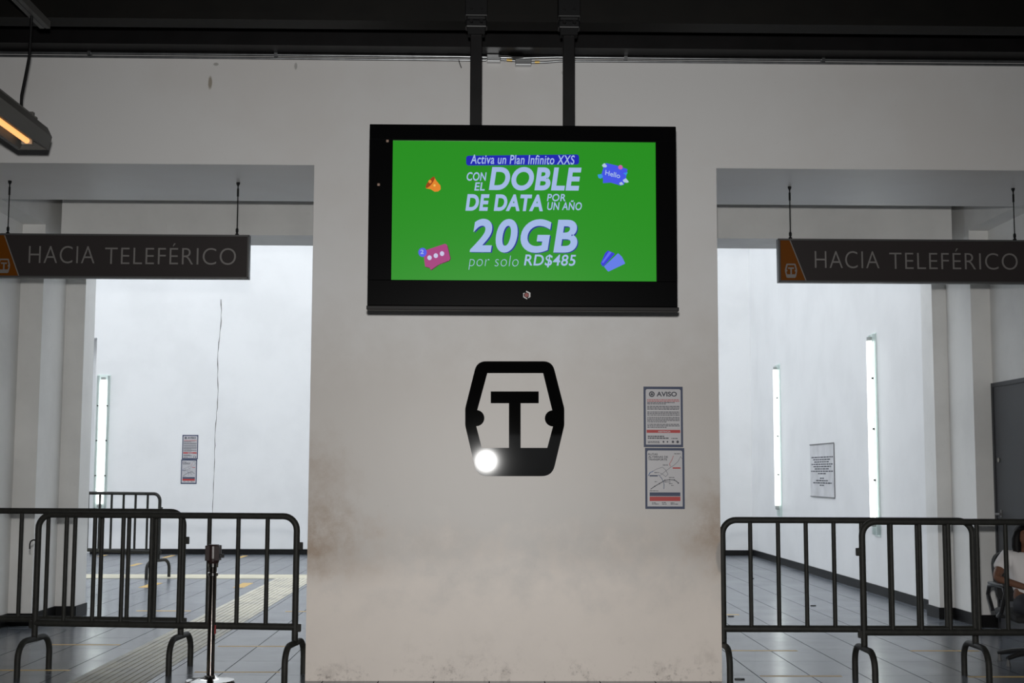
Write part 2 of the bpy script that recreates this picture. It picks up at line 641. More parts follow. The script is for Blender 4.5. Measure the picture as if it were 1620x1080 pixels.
scr = link('display', bm, glow('lit green screen', (36, 140, 28)), tv)
GY = TVY - .0085                                                 # front of the picture
LILAC = glow('pale lilac lettering', (160, 182, 226))
DEEP = glow('deep blue shade', (28, 40, 140))
PILL = glow('royal blue banner', (26, 34, 172))
f7 = lambda x, y: (640 + x / 4.05, 230 + y / 4.05)


def tvtext(name, body, zb, material=LILAC, shear=.16, offset=.02, lift=.0015, spacing=1.06):
    a, b = f7(zb[0], zb[1]), f7(zb[2], zb[3])
    return text(name, body, pbox((a[0], a[1], b[0], b[1]), GY), material, scr, GY - lift, .001, shear, offset, spacing)


flat('banner', [round_poly(ppoly([(395, 66), (1118, 58), (1118, 122), (395, 129)], GY, f7), .018)], PILL, scr, GY - .001, .001)
tvtext('lettering', 'Activa un Plan Infinito XXS', (422, 64, 1090, 118), offset=.012, lift=.003)
tvtext('lettering', 'CON', (398, 172, 526, 226), offset=.02)
tvtext('lettering', 'EL', (447, 237, 514, 289), offset=.02)
tvtext('lettering', 'DOBLE', (540, 141, 1134, 287), offset=.034)
tvtext('lettering', 'DE DATA', (390, 315, 886, 418), offset=.04)
tvtext('lettering', 'POR', (912, 311, 1031, 357), offset=.015)
tvtext('lettering', 'UN A\u00d1O', (914, 352, 1136, 414), offset=.015)
tvtext('lettering_shade', '20GB', (426, 482, 1113, 689), DEEP, offset=.03, lift=.0008, spacing=1.12)
tvtext('lettering', '20GB', (417, 474, 1107, 685), offset=.03, lift=.002, spacing=1.12)
tvtext('lettering', 'por solo', (410, 706, 730, 796), offset=-.022)
tvtext('lettering', 'RD$485', (765, 700, 1098, 780), offset=.012)


def icon(name, pts, f, material, lift, rnd=.004):
    return flat(name, [round_poly(ppoly(pts, GY, f), rnd, 4)], material, scr, GY - lift, .001)


def disc(cx, cy, rx, ry=None, n=16, rot=0):
    ry = ry or rx
    return [(cx + rx * math.cos(2 * PI * k / n) * math.cos(rot) - ry * math.sin(2 * PI * k / n) * math.sin(rot),
             cy + rx * math.cos(2 * PI * k / n) * math.sin(rot) + ry * math.sin(2 * PI * k / n) * math.cos(rot)) for k in range(n)]


fb = lambda x, y: (640 + x / 10.125, 240 + y / 10.125)
icon('bell_icon', [(470, 400), (515, 470), (575, 540), (580, 600), (540, 635), (480, 640), (420, 600), (335, 585), (350, 530), (400, 450)], fb, glow('orange bell', (222, 130, 40)), .001, .008)
icon('bell_icon', disc(412, 490, 112, 34, rot=-.92), fb, glow('dark orange bell mouth', (150, 62, 14)), .002, 0)
icon('bell_icon', disc(408, 478, 26), fb, glow('orange clapper', (226, 140, 50)), .003, 0)
icon('bell_icon', disc(480, 540, 18), fb, glow('pale bell glint', (238, 190, 90)), .003, 0)
fc = lambda x, y: (640 + x / 15.43, 370 + y / 15.43)
icon('chat_icon', [(470, 400), (1000, 255), (1055, 290), (1130, 600), (1100, 660), (850, 755), (650, 895), (612, 835), (505, 805)], fc, glow('maroon bubble edge', (74, 20, 40)), .0008, .004)
icon('chat_icon', [(455, 415), (990, 238), (1040, 270), (1118, 600), (1088, 645), (840, 742), (640, 880), (612, 822), (500, 795)], fc, glow('magenta chat bubble', (162, 62, 122)), .0016, .004)
for cx, cy in ((610, 580), (763, 530), (915, 480)):
    icon('chat_icon', disc(cx, cy, 54, 58), fc, glow('pale dot', (196, 196, 226)), .003, 0)
icon('badge_icon', disc(440, 450, 104, 112), fc, glow('blue badge', (80, 90, 226)), .003, 0)
a, b = fc(388, 385), fc(468, 488)
text('badge_icon', '2', pbox((a[0], a[1], b[0], b[1]), GY), LILAC, scr, GY - .0042, .001, 0, .02)
fh = lambda x, y: (930 + x / 15.43, 240 + y / 15.43)
icon('greeting_icon', [(440, 275), (700, 335), (968, 425), (930, 640), (880, 800), (800, 825), (560, 752), (365, 765), (375, 680), (330, 560), (375, 400)], fh, glow('cobalt greeting card', (66, 84, 226)), .001, .004)
a, b = fh(420, 445), fh(785, 565)
ht = text('greeting_icon', 'Hello', pbox((a[0], a[1], b[0], b[1]), GY), LILAC, scr, GY - .0025, .001, .1, .014)
cx = sum(v.co.x for v in ht.data.vertices) / len(ht.data.vertices)
x_min = min(v.co.x for v in ht.data.vertices)
for v in ht.data.vertices:
    v.co.z -= (v.co.x - x_min) * .24
icon('greeting_icon', [(340, 330), (405, 275), (470, 350), (440, 385), (370, 375)], fh, glow('pale cloud', (170, 196, 220)), .0025)
icon('greeting_icon', [(850, 690), (930, 645), (1005, 740), (950, 760), (870, 740)], fh, glow('pale cloud', (170, 196, 220)), .0025)
icon('greeting_icon', [(760, 770), (820, 732), (878, 800), (790, 812)], fh, glow('pale cloud', (170, 196, 220)), .003)
icon('greeting_icon', disc(795, 380, 55), fh, glow('pink ball', (200, 96, 170)), .0025, 0)
icon('greeting_icon', [(235, 560), (330, 545), (375, 600), (320, 660), (260, 640)], fh, glow('sky blue leaf', (54, 144, 220)), .0025)
icon('greeting_icon', [(860, 525), (985, 495), (925, 585), (900, 545)], fh, glow('sky blue leaf', (54, 144, 220)), .0025)
fd = lambda x, y: (930 + x / 9, 380 + y / 9)
icon('card_icon', [(285, 145), (388, 190), (215, 380), (183, 330), (245, 185)], fd, glow('indigo card', (52, 56, 210)), .001, .006)
icon('card_icon', [(300, 160), (340, 172), (215, 330), (200, 310)], fd, glow('indigo card stripe', (92, 104, 232)), .002, .002)
icon('card_icon', [(430, 183), (485, 235), (533, 332), (290, 448), (228, 375)], fd, glow('periwinkle card', (96, 122, 228)), .003, .006)
# maker's hexagon badge under the picture
fx = lambda x, y: (800 + x / 23.14, 450 + y / 23.14)
for hp in ([(755, 225), (905, 300), (905, 455), (850, 490), (805, 485), (850, 440), (850, 325), (740, 272)], [(640, 310), (720, 300), (668, 345), (668, 430), (800, 515), (775, 540), (640, 465)]):
    flat('badge', [ppoly(hp, TVY - .0305, fx)], mat('silver badge', (.42, .40, .40), .4), tv, TVY - .032, .0015)
flat('badge', [ppoly(disc(765, 385, 82, n=6, rot=PI / 6), TVY - .0305, fx)], ink('red badge', (120, 26, 20)), tv, TVY - .032, .0015)
for px_, py_ in ((613, 223), (599, 292)):                          # two small lights in the bezel
    q = on(px_, py_, TVY - .03)
    bm = bmesh.new()
    box(bm, q.x - .008, q.x + .008, TVY - .034, TVY - .029, q.z - .008, q.z + .008, .003)
    link('sensor', bm, mat('amber sensor', (.28, .19, .15), .3), tv)
for xc in (-.078, .49):
    bm = bmesh.new()
    box(bm, xc - .036, xc + .036, TVY + .03, TVY + .075, 3.50, 4.35, .004)
    pole = link('mount_pole', bm, STEELDARK2, tv)
    bm = bmesh.new()
    box(bm, xc - .068, xc + .068, TVY - .02, TVY + .089, 4.225, 4.62, .004)
    box(bm, xc - .066, xc + .066, TVY + .0, TVY + .085, 4.16, 4.21, .008)
    box(bm, xc - .052, xc + .052, TVY + .01, TVY + .08, 4.12, 4.225)
    box(bm, xc - .045, xc + .045, TVY + .02, TVY + .30, 4.62, 4.66)
    link('clamp', bm, BLACKPL, pole)
    for dx, dz in ((-.03, 4.19), (.03, 4.19), (-.03, 4.27), (.03, 4.27)):
        bm = bmesh.new()
        tube(bm, [(xc + dx, TVY - .03, dz), (xc + dx, TVY + .01, dz)], .010, 6)
        link('bolt', bm, STEELDARK2, pole)
rebase(tv)

# ------------------------------------------------------------------ gondola emblem
fe = lambda x, y: (720 + x / 5.142, 560 + y / 5.142)


def arc(cx, cy, r, a0, a1, n=10):
    return [(cx + r * math.cos(a0 + (a1 - a0) * k / n), cy + r * math.sin(a0 + (a1 - a0) * k / n)) for k in range(n + 1)]


EM_OUT = round_poly([(178, 58), (790, 58), (888, 440), (888, 580), (790, 992), (178, 992), (82, 580), (82, 440)], [95, 95, 160, 160, 110, 110, 160, 160], 8)
EM_IN = ([(262, 154), (716, 154), (790, 456)] + arc(795, 522, 66, -1.5 * PI + PI, -1.5 * PI + 0.02, 10)[::1] if False else
         [(262, 154), (716, 154), (790, 456)] + arc(796, 522, 66, 1.5 * PI, .5 * PI, 12) + [(750, 762), (533, 762), (533, 399), (680, 399), (680, 303), (290, 303), (290, 399), (438, 399), (438, 762), (217, 762)]
         + arc(172, 520, 66, .5 * PI, -.5 * PI, 12) + [(180, 456)])
EY = 9.603
em = flat('wall_emblem', [ppoly(EM_OUT, EY, fe), ppoly(EM_IN, EY, fe)], GLOSSBLACK, None, EY, .0175)
bv = em.modifiers.new('edge', 'BEVEL')
bv.width = .003
bv.segments = 2
bv.limit_method = 'ANGLE'
tag(em, 'glossy black cable car cabin emblem with a big T on the white pillar', 'emblem')

# ------------------------------------------------------------------ notices
NAVY = ink('navy blue print', (34, 50, 84))
PAPER = mat('glossy white paper', (0.50, 0.49, 0.51), .35)
DARKINK = ink('charcoal print', (38, 42, 56))
REDINK = ink('brick red print', (178, 38, 38))
GREYINK = ink('grey print', (110, 112, 120))


def words_line(bm, x0, x1, z, h, rnd, fn):
    x = x0
    while x < x1 - .002:
        wl = min(rnd.uniform(.006, .022), x1 - x)
        box(bm, *fn(x, x + wl, z, z + h))
        x += wl + .0028


def sheet(name, label, W, H, x0, z0, Y, group):
    t = thing(name, label, 'poster', (x0 + W / 2, Y, z0), group)
    bm = bmesh.new()
    box(bm, x0, x0 + W, Y - .003, Y, z0, z0 + H)
    link('border', bm, NAVY, t)
    flat('paper', [round_poly([(x0 + .015, z0 + .018), (x0 + W - .015, z0 + .018), (x0 + W - .015, z0 + H - .018), (x0 + .015, z0 + H - .018)], [0, 0, .014, .014])], PAPER, t, Y - .0036, .0008)
    return t


W_, H_ = .281, .432
def notice_poster(x0, z0, Y, label):
    t = sheet('notice_poster', label, W_, H_, x0, z0, Y, 'notices in navy frames')
    P = lambda u, v: (x0 + u * W_, z0 + (1 - v) * H_)
    fy = Y - .0042
    fn = lambda a, b_, c, d: (a, b_, fy, Y - .003, c, d)
    text('heading', 'AVISO', (x0 + .33 * W_, z0 + .837 * H_, x0 + .85 * W_, z0 + .917 * H_), DARKINK, t, fy, .001, 0, .03)
    q = P(.21, .125)
    flat('crest', [[(q[0] + .021 * math.cos(k * PI / 8), q[1] + .021 * math.sin(k * PI / 8)) for k in range(16)],
                   [(q[0] + .013 * math.cos(-k * PI / 4), q[1] + .013 * math.sin(-k * PI / 4)) for k in range(8)]], DARKINK, t, fy, .001)
    flat('crest', [[(q[0] - .008, q[1] - .008), (q[0] + .008, q[1] - .008), (q[0] + .009, q[1] + .003), (q[0], q[1] + .01), (q[0] - .009, q[1] + .003)]], DARKINK, t, fy, .001)
    rnd = random.Random(3)
    for mm, rows in ((REDINK, [.215, .24]), (DARKINK, [.262, .285, .325, .35, .372, .418, .443, .468, .508, .534, .558, .582, .622, .647, .672])):
        bm = bmesh.new()
        for r in rows:
            short = .55 if r in (.285, .582, .672) else (.92 if r != .262 else .80)
            words_line(bm, x0 + .09 * W_, x0 + (.09 + .82 * short / .92) * W_, z0 + (1 - r - .008) * H_, .0052, rnd, fn)
        link('body_text', bm, mm, t)
    bm = bmesh.new()
    box(bm, *fn(x0 + .02, x0 + W_ - .02, z0 + (1 - .765) * H_, z0 + (1 - .715) * H_))
    link('band', bm, REDINK, t)
    text('band_lettering', 'ASISTENCIA', (x0 + .36 * W_, z0 + (1 - .755) * H_, x0 + .68 * W_, z0 + (1 - .728) * H_), PAPER, t, fy - .001, .0008, 0, .02)
    bm = bmesh.new()
    for v, u1 in ((.82, .52), (.85, .64)):
        words_line(bm, x0 + .1 * W_, x0 + u1 * W_, z0 + (1 - v - .012) * H_, .008, rnd, fn)
    words_line(bm, x0 + .7 * W_, x0 + .86 * W_, z0 + (1 - .862) * H_, .005, rnd, fn)
    for v in (.905, .925):
        words_line(bm, x0 + .1 * W_, x0 + .40 * W_, z0 + (1 - v - .008) * H_, .005, rnd, fn)
    link('body_text', bm, DARKINK, t)
    for u, r in ((.5, .007), (.6, .006), (.74, .009), (.86, .010)):
        q = P(u, .912)
        flat('crest', [[(q[0] + r * math.cos(k * PI / 3), q[1] + r * 1.1 * math.sin(k * PI / 3)) for k in range(6)]], DARKINK, t, fy, .001)
    rebase(t)
    return t


def strip(bm, pts, wid, fy, Y):
    for (xa, za), (xb, zb) in zip(pts, pts[1:]):
        d = Vector((xb - xa, zb - za))
        n = Vector((-d.y, d.x)).normalized() * wid / 2
        e = d.normalized() * wid * .3
        prism(bm, [(xa - e.x + n.x, za - e.y + n.y), (xb + e.x + n.x, zb + e.y + n.y), (xb + e.x - n.x, zb + e.y - n.y), (xa - e.x - n.x, za - e.y - n.y)], lambda u, v, dd: Vector((u, dd, v)), fy, Y - .003)


def route_poster(x0, z0, Y, label):
    t = sheet('route_map_poster', label, W_, H_, x0, z0, Y, 'notices in navy frames')
    fy = Y - .0042
    U = lambda u, v: (x0 + u * W_, z0 + (1 - v) * H_)
    fn = lambda a, b_, c, d: (a, b_, fy, Y - .003, c, d)
    for s, v0, u1 in (('RUTAS', .087, .32), ('ALTERNAS DE', .130, .58), ('TRANSPORTE', .173, .56)):
        text('heading', s, (x0 + .08 * W_, z0 + (1 - v0 - .034) * H_, x0 + u1 * W_, z0 + (1 - v0) * H_), DARKINK, t, fy, .001, 0, .02)
    g1 = [U(u, v) for u, v in ((.08, .46), (.14, .40), (.28, .35), (.44, .315), (.52, .36), (.58, .43), (.52, .47), (.44, .43), (.38, .41))]
    g2 = [U(u, v) for u, v in ((.38, .45), (.52, .38), (.66, .31), (.72, .29), (.84, .22), (.90, .14), (.95, .18))]
    g3 = [U(u, v) for u, v in ((.34, .44), (.42, .50), (.46, .555), (.48, .60), (.47, .67))]
    for nm, pts, mm, wd_ in (('map_line', g1, GREYINK, .003), ('map_line', g2, GREYINK, .003), ('map_line', g3, ink('slate blue print', (64, 84, 120)), .004),
                             ('map_line', [U(u, v) for u, v in ((.14, .675), (.24, .63), (.36, .585), (.44, .555), (.50, .53), (.62, .522), (.74, .525), (.80, .55), (.84, .575))], DARKINK, .005),
                             ('map_line', [U(u, v) for u, v in ((.72, .13), (.68, .20), (.62, .26), (.64, .30))], ink('faded red print', (176, 96, 96)), .004),
                             ('map_line', [U(u, v) for u, v in ((.08, .455), (.12, .405), (.2, .385))], ink('azure print', (44, 108, 176)), .004)):
        bm = bmesh.new()
        strip(bm, pts, wd_, fy, Y)
        link(nm, bm, mm, t)
    for u, v in ((.24, .63), (.36, .585), (.50, .53), (.62, .522), (.74, .525), (.84, .575)):
        q = U(u, v)
        flat('map_stop', [[(q[0] + .005 * math.cos(k * PI / 4), q[1] + .005 * math.sin(k * PI / 4)) for k in range(8)]], DARKINK, t, fy - .0008, .001)
    rnd = random.Random(5)
    for mm, u0, u1, v0, v1 in ((REDINK, .70, .90, .318, .34), (NAVY, .11, .32, .446, .468), (NAVY, .11, .89, .728, .79), (REDINK, .11, .89, .798, .87)):
        bm = bmesh.new()
        box(bm, *fn(x0 + u0 * W_, x0 + u1 * W_, z0 + (1 - v1) * H_, z0 + (1 - v0) * H_))
        link('band', bm, mm, t)
    for u0, u1, v in ((.74, .9, .10), (.45, .58, .285), (.23, .36, .41), (.60, .74, .49), (.48, .64, .562), (.24, .3, .56), (.6, .7, .59), (.66, .72, .62), (.11, .33, .708), (.17, .27, .905), (.17, .34, .925), (.42, .52, .90),
                      (.42, .55, .925), (.64, .74, .905), (.64, .84, .925)):
        bm = bmesh.new()
        words_line(bm, x0 + u0 * W_, x0 + u1 * W_, z0 + (1 - v) * H_, .0045, rnd, fn)
        link('map_label', bm, DARKINK, t)
    rebase(t)
    return t


n1 = notice_poster(1.12, 1.638, 9.618, 'large AVISO notice in a navy frame on the pillar beside the black emblem')
r1 = route_poster(1.128, 1.200, 9.618, 'route map poster in a navy frame on the pillar, below the AVISO notice')
dup(n1, (-5.435 - 1.12, 24.198 - 9.618, 1.676 - 1.638), 'small distant AVISO notice on the bright back wall of the far hall')
dup(r1, (-5.445 - 1.128, 24.198 - 9.618, 1.24 - 1.20), 'small distant route map poster on the bright back wall, under the AVISO notice')

# white text notice on the hall's side wall
t = thing('paper_notice', 'white laminated sheet of black printed text on the side wall between two light strips', 'notice', (4.759, 19.1, 1.135))
bm = bmesh.new()
ny0, ny1, nz0, nz1 = 18.42, 19.78, 1.135, 1.87
box(bm, 4.752, 4.759, ny0, ny1, nz0, nz1)
link('sheet', bm, mat('laminated paper', (.62, .62, .64), .35, noise=.2, nscale=4), t)
bm = bmesh.new()
box(bm, 4.745, 4.759, ny0, ny1, nz1, nz1 + .014)
box(bm, 4.745, 4.759, ny0, ny1, nz0 - .012, nz0)
box(bm, 4.748, 4.759, ny0 - .012, ny0, nz0, nz1)
link('edge_strip', bm, ink('grey edge', (110, 110, 112)), t)
bm = bmesh.new()
rnd = random.Random(2)
for k, (v, a, b_) in enumerate(((.245, .06, .96), (.29, .14, .86), (.335, .18, .82), (.38, .06, .95), (.425, .14, .88), (.47, .2, .82), (.515, .04, .95), (.56, .34, .66), (.65, .42, .58), (.695, .25, .75), (.74, .12, .9), (.785, .4, .6))):
    ya, yb = ny1 - a * (ny1 - ny0), ny1 - b_ * (ny1 - ny0)
    y = ya
    while y > yb + .02:
        wl = min(rnd.uniform(.05, .16), y - yb)
        box(bm, 4.7505, 4.7525, y - wl, y, nz1 - v * (nz1 - nz0) - .008, nz1 - v * (nz1 - nz0) + .008)
        y -= wl + .03
link('body_text', bm, DARKINK, t)
rebase(t)

# ------------------------------------------------------------------ hanging direction signs
SY = 10.2
SIGNF = mat('dark brown sign face', (0.033, 0.028, 0.028), .35, spec=.25)
SIGNE = mat('grey aluminium edge', (0.10, 0.10, 0.10), .4, .5)
SORANGE = mat('burnt orange sign panel', (0.13, 0.038, 0.001), .4, spec=.15)
SLETTER = mat('grey sign lettering', (0.17, 0.16, 0.155), .45)
sg = thing('hanging_sign', 'dark HACIA TELEF\u00c9RICO sign hanging over the passage beside the seated person', 'sign', (3.2, SY, 2.915), 'direction signs')
gx0, gx1, gz0, gz1 = 2.232, 4.182, 2.915, 3.253
bm = bmesh.new()
box(bm, gx0, gx1, SY, SY + .06, gz0, gz1)
link('cabinet', bm, mat('dark sign cabinet', (.02, .02, .022), .4), sg)
bm = bmesh.new()
for a in ((gx0, gx1, gz1 - .013, gz1), (gx0, gx1, gz0, gz0 + .013), (gx0, gx0 + .013, gz0, gz1), (gx1 - .013, gx1, gz0, gz1)):
    box(bm, a[0], a[1], SY - .008, SY, a[2], a[3])
link('edge_trim', bm, SIGNE, sg)
bm = bmesh.new()
box(bm, gx0 + .013, gx1 - .013, SY - .003, SY, gz0 + .013, gz1 - .013)
link('face', bm, SIGNF, sg)
op = flat('orange_panel', [[(gx0 + .018, gz0 + .014), (gx0 + .206, gz0 + .014), (gx0 + .088, gz1 - .014), (gx0 + .018, gz1 - .014)]], SORANGE, sg, SY - .005, .003)
flat('panel_line', [[(gx0 + .206, gz0 + .014), (gx0 + .214, gz0 + .014), (gx0 + .096, gz1 - .014), (gx0 + .088, gz1 - .014)]], SLETTER, sg, SY - .005, .003)
ex, ez, es = gx0 + .096, gz0 + .088, .110 / 934
mini = lambda L: [(ex + (x - 485) * es * .98, ez - (y - 525) * es) for x, y in L]
flat('gondola_mark', [mini(EM_OUT), mini(EM_IN)], SLETTER, op, SY - .0065, .002)
a = on(1289, 424, SY)
b = on(1609, 399, SY)
c_ = on(1391, 424, SY)
d_ = on(1407, 424, SY)
text('lettering', 'HACIA', (a.x, a.z, c_.x, b.z), SLETTER, sg, SY - .006, .003, 0, -.012, 1.08)
text('lettering', 'TELEF\u00c9RICO', (d_.x, a.z - .004, b.x, b.z + .026), SLETTER, sg, SY - .006, .003, 0, -.012, 1.08)
for xw in (2.335, 4.08):
    bm = bmesh.new()
    tube(bm, [(xw, SY + .03, gz1), (xw, SY + .03, OPZ)], .0045, 8)
    wr = link('hanger_rod', bm, BLACKPL, sg)
    bm = bmesh.new()
    lathe(bm, [(.014, 0), (.014, .012), (.006, .02), (.011, .03), (.011, .05), (.005, .06)], (xw, SY + .03, gz1), 10)
    link('lower_fitting', bm, BLACKPL, wr)
    bm = bmesh.new()
    lathe(bm, [(.008, -.11), (.008, -.05), (.005, -.045), (.005, -.03), (.014, -.012), (.014, 0)], (xw, SY + .03, OPZ), 10)
    link('upper_fitting', bm, BLACKPL, wr)
rebase(sg)
dup(sg, (-3.772 - 2.232, 0, 0), 'dark HACIA TELEF\u00c9RICO sign hanging over the passage with the chrome post')

# ------------------------------------------------------------------ crowd barriers
def barrier(label, p0, p1, zt, n=9, hook=False):
    p0, p1 = Vector((*p0, 0)), Vector((*p1, 0))
    L = (p1 - p0).length
    o = thing('crowd_barrier', label, 'barrier', p0, 'crowd barriers')
    o.rotation_euler.z = math.atan2(p1.y - p0.y, p1.x - p0.x)
    R, r = .10, .0225

    def bend(cx, cz, a0, a1, k=8, rr=R):
        return [(cx + rr * math.cos(a0 + (a1 - a0) * i / k), 0, cz + rr * math.sin(a0 + (a1 - a0) * i / k)) for i in range(k + 1)]
    bm = bmesh.new()
    tube(bm, [(0, 0, .23)] + bend(R, zt - R, PI, PI / 2) + bend(L - R, zt - R, PI / 2, 0) + [(L, 0, .23)], r, 12)
    link('frame', bm, BARRIER, o, True)
    bm = bmesh.new()
    tube(bm, [(0, 0, .358), (L, 0, .358)], .0245, 12)
    link('bottom_rail', bm, BARRIER, o, True)
    for k in range(1, n):
        bm = bmesh.new()
        tube(bm, [(L * k / n, 0, .358), (L * k / n, 0, zt)], .0158, 10)
        link('bar', bm, BARRIER, o, True)
    for x in (0, L):
        bm = bmesh.new()
        h, rr, hw = .245, .12, .25
        pts = [(x, -hw, 0), (x, -hw, h - rr)]
        pts += [(x, -hw + rr - rr * math.cos(i / 6 * PI / 2), h - rr + rr * math.sin(i / 6 * PI / 2)) for i in range(1, 7)]
        pts += [(x, hw - rr + rr * math.sin(i / 6 * PI / 2), h - rr + rr * math.cos(i / 6 * PI / 2)) for i in range(0, 7)]
        pts += [(x, hw, 0)]
        tube(bm, pts, .0218, 12)
        link('foot', bm, BARRIER, o, True)
    for x0, x1, z in ((L + .015, L + .045, zt - .21), (L + .01, L + .042, .352), (-.042, -.01, .345)):
        bm = bmesh.new()
        box(bm, x0, x1, -.014, .014, z - .027, z + .027, .004)
        link('lug', bm, BARRIER, o)
    bm = bmesh.new()
    if not hook:
        box(bm, -.045, -.015, -.014, .014, zt - .237, zt - .183, .004)
        link('lug', bm, BARRIER, o)
        return o
    tube(bm, [(0, 0, zt - .185), (-.04, 0, zt - .185), (-.056, 0, zt - .195), (-.062, 0, zt - .215), (-.062, 0, zt - .25)], .0055, 8)
    link('hook', bm, BARRIER, o, True)
    return o


barrier('dark tube barrier with the chrome post in front, running up to the pillar', (-3.27, 9.98), (-1.355, 9.735), 1.137, 9, True)
barrier('dark tube barrier just behind the one with the chrome post, cut by the picture edge', (-4.10, 10.30), (-2.25, 10.13), 1.155)
barrier('dark tube barrier with its end tucked against the white pillar, below the poster side', (1.684, 9.67), (3.475, 9.655), 1.122)
barrier('dark tube barrier standing in front of the seated person in white', (2.63, 9.47), (4.45, 9.47), 1.120)
barrier('small distant dark tube barrier in the bright hall by the wall light', (-6.17, 19.44), (-4.49, 18.72), 1.15, 9)

# ------------------------------------------------------------------ chrome queue post
st = thing('queue_post', 'chrome queue post with black belt head standing before the barrier', 'stanchion', (-1.91, 9.56, 0))
bm = bmesh.new()
lathe(bm, [(.165, 0), (.17, .006), (.165, .016), (.12, .024), (.05, .034), (.034, .05)], n=36)
link('base', bm, CHROME, st, True)
bm = bmesh.new()
tube(bm, [(0, 0, .04), (0, 0, .80)], .0265, 20)
link('pole', bm, mat('dark chrome tube', (.28, .25, .23), .1, 1.0), st, True)
bm = bmesh.new()
lathe(bm, [(.028, .725), (.036, .73), (.036, .75), (.028, .755)], n=20)
lathe(bm, [(.03, .785), (.036, .79), (.036, .825), (.03, .83)], n=20)
link('collar', bm, CHROME, st, True)
bm = bmesh.new()
lathe(bm, [(.03, .80), (.042, .83), (.046, .85), (.046, .935), (.038, .945)], n=20)
for k in range(4):
    a = k * PI / 2 + PI / 4
    x, y = .046 * math.cos(a), .046 * math.sin(a)
    box(bm, x - .016, x + .016, y - .016, y + .016, .835, .94, .003)
hd = link('belt_head', bm, mat('maroon black plastic', (.022, .010, .010), .35), st)
bm = bmesh.new()
box(bm, .045, .075, -.012, .012, .855, .88, .003)
link('belt_clip', bm, BLACKPL, hd)
bm = bmesh.new()
box(bm, .024, .030, -.012, .012, .33, .39)
link('red_sticker', bm, ink('red sticker', (150, 24, 24)), st)

# ------------------------------------------------------------------ wall light strips
TUBE_M = mat('white fluorescent tube', (.9, .9, .9), .4, emit=(.97, 1.0, .975), strength=2.6)
GLASS_M = mat('green tinted acrylic', (.80, .90, .875), .3, trans=.6)
BACK_M = mat('pale mint backing plate', (.74, .83, .805), .4)
wl = thing('wall_light', 'vertical fluorescent light strip on the back wall beside the far barrier', 'light', (0, 0, 0), 'vertical light strips')
LEN = 2.48
bm = bmesh.new()
box(bm, -.115, .115, -.012, 0, 0, LEN)
link('backing_plate', bm, BACK_M, wl)
bm = bmesh.new()
tube(bm, [(0, -.05, .18), (0, -.05, LEN - .10)], .045, 16)
link('tube_lamp', bm, TUBE_M, wl, True)
for z0, z1 in ((.12, .18), (LEN - .10, LEN - .05)):
    bm = bmesh.new()
    lathe(bm, [(.03, z0), (.04, z0 + .01), (.04, z1)], (0, -.05, 0), 14)
    link('end_cap', bm, mat('grey lamp holder', (.35, .37, .36), .4), wl, True)
for x in (-.095, .095):
    bm = bmesh.new()
    box(bm, x - .018, x + .018, -.045, -.012, .02, LEN - .02)
    link('side_panel', bm, GLASS_M, wl)
for k in (1, 2, 3):
    z = LEN * k / 4 + .06
    for x in (-.085, .085):
        bm = bmesh.new()
        tube(bm, [(x, -.066, z), (x, -.044, z)], .013, 10)
        link('clip_stud', bm, mat('dark stud', (.03, .03, .03), .4), wl)
wl.location = (-6.86, 24.2, .70)
rwl = dup(wl, (0, 0, 0), 'tall vertical light strip on the side wall, nearer the grey columns than its twin')
rwl.location = (4.76, 16.42, .70)
rwl.rotation_euler.z = -PI / 2
rwl2 = dup(rwl, (0, 21.85 - 16.42, .06), 'slim vertical light strip deep on the side wall, next to the hall corner')

# ------------------------------------------------------------------ pendant lamp, its cable and channel
LAMPG = mat('grey lamp housing', (.085, .082, .075), .5)
pl = thing('pendant_lamp', 'long grey pendant lamp with a glowing orange tube under the dark roof', 'lamp', (-2.60, 7.0, 3.28))
ly0, ly1 = 6.25, 7.6
pf = lambda u, v, d: Vector((-2.605 + u, d, 3.28 + v))
bm = bmesh.new()
prism(bm, [(-.088, 0), (-.070, .004), (-.050, .05), (.050, .05), (.070, .004), (.088, 0), (.105, .075), (.078, .13), (-.078, .13), (-.105, .075)], pf, ly0, ly1)
link('housing', bm, LAMPG, pl)
for ya in (ly1, ly0 - .012):
    bm = bmesh.new()
    prism(bm, [(-.088, 0), (.088, 0), (.105, .075), (.078, .13), (-.078, .13), (-.105, .075)], pf, ya, ya + .012)
    link('end_plate', bm, LAMPG, pl)
bm = bmesh.new()
prism(bm, [(-.045, .13), (.045, .13), (.045, .165), (.02, .185), (-.02, .185), (-.045, .165)], pf, ly0 + .1, ly1 - .07)
for k in range(3):
    prism(bm, [(-.05, .13), (.05, .13), (.05, .15 + .014 * k), (-.05, .15 + .014 * k)], pf, ly1 - .06 - .05 * k, ly1 - .03 - .05 * k)
link('gear_tray', bm, LAMPG, pl)
bm = bmesh.new()
tube(bm, [pf(0, .026, ly0 + .05), pf(0, .026, ly1 - .10)], .016, 14)
link('tube_lamp', bm, mat('amber lamp tube', (.9, .5, .2), .4, emit=(1.0, .45, .14), strength=1.15), pl, True)
for yy in (ly1 - .10, ly0 + .03):
    bm = bmesh.new()
    box(bm, *(-2.605 - .03, -2.605 + .03), yy, yy + .025, 3.287, 3.33)
    link('tube_holder', bm, mat('steel lamp holder', (.35, .32, .27), .4, .5), pl)
bm = bmesh.new()
tube(bm, [(-2.632, 7.47, 3.45), (-2.635, 7.475, 3.56), (-2.622, 7.49, 3.68), (-2.608, 7.5, 3.80), (-2.605, 7.5, 4.03)], .0085, 8)
link('cable', bm, BLACKPL, pl, True)
bm = bmesh.new()
tube(bm, [(-2.605, 6.4, 3.45), (-2.605, 6.4, 4.03)], .006, 8)
link('cable', bm, BLACKPL, pl, True)
rebase(pl)
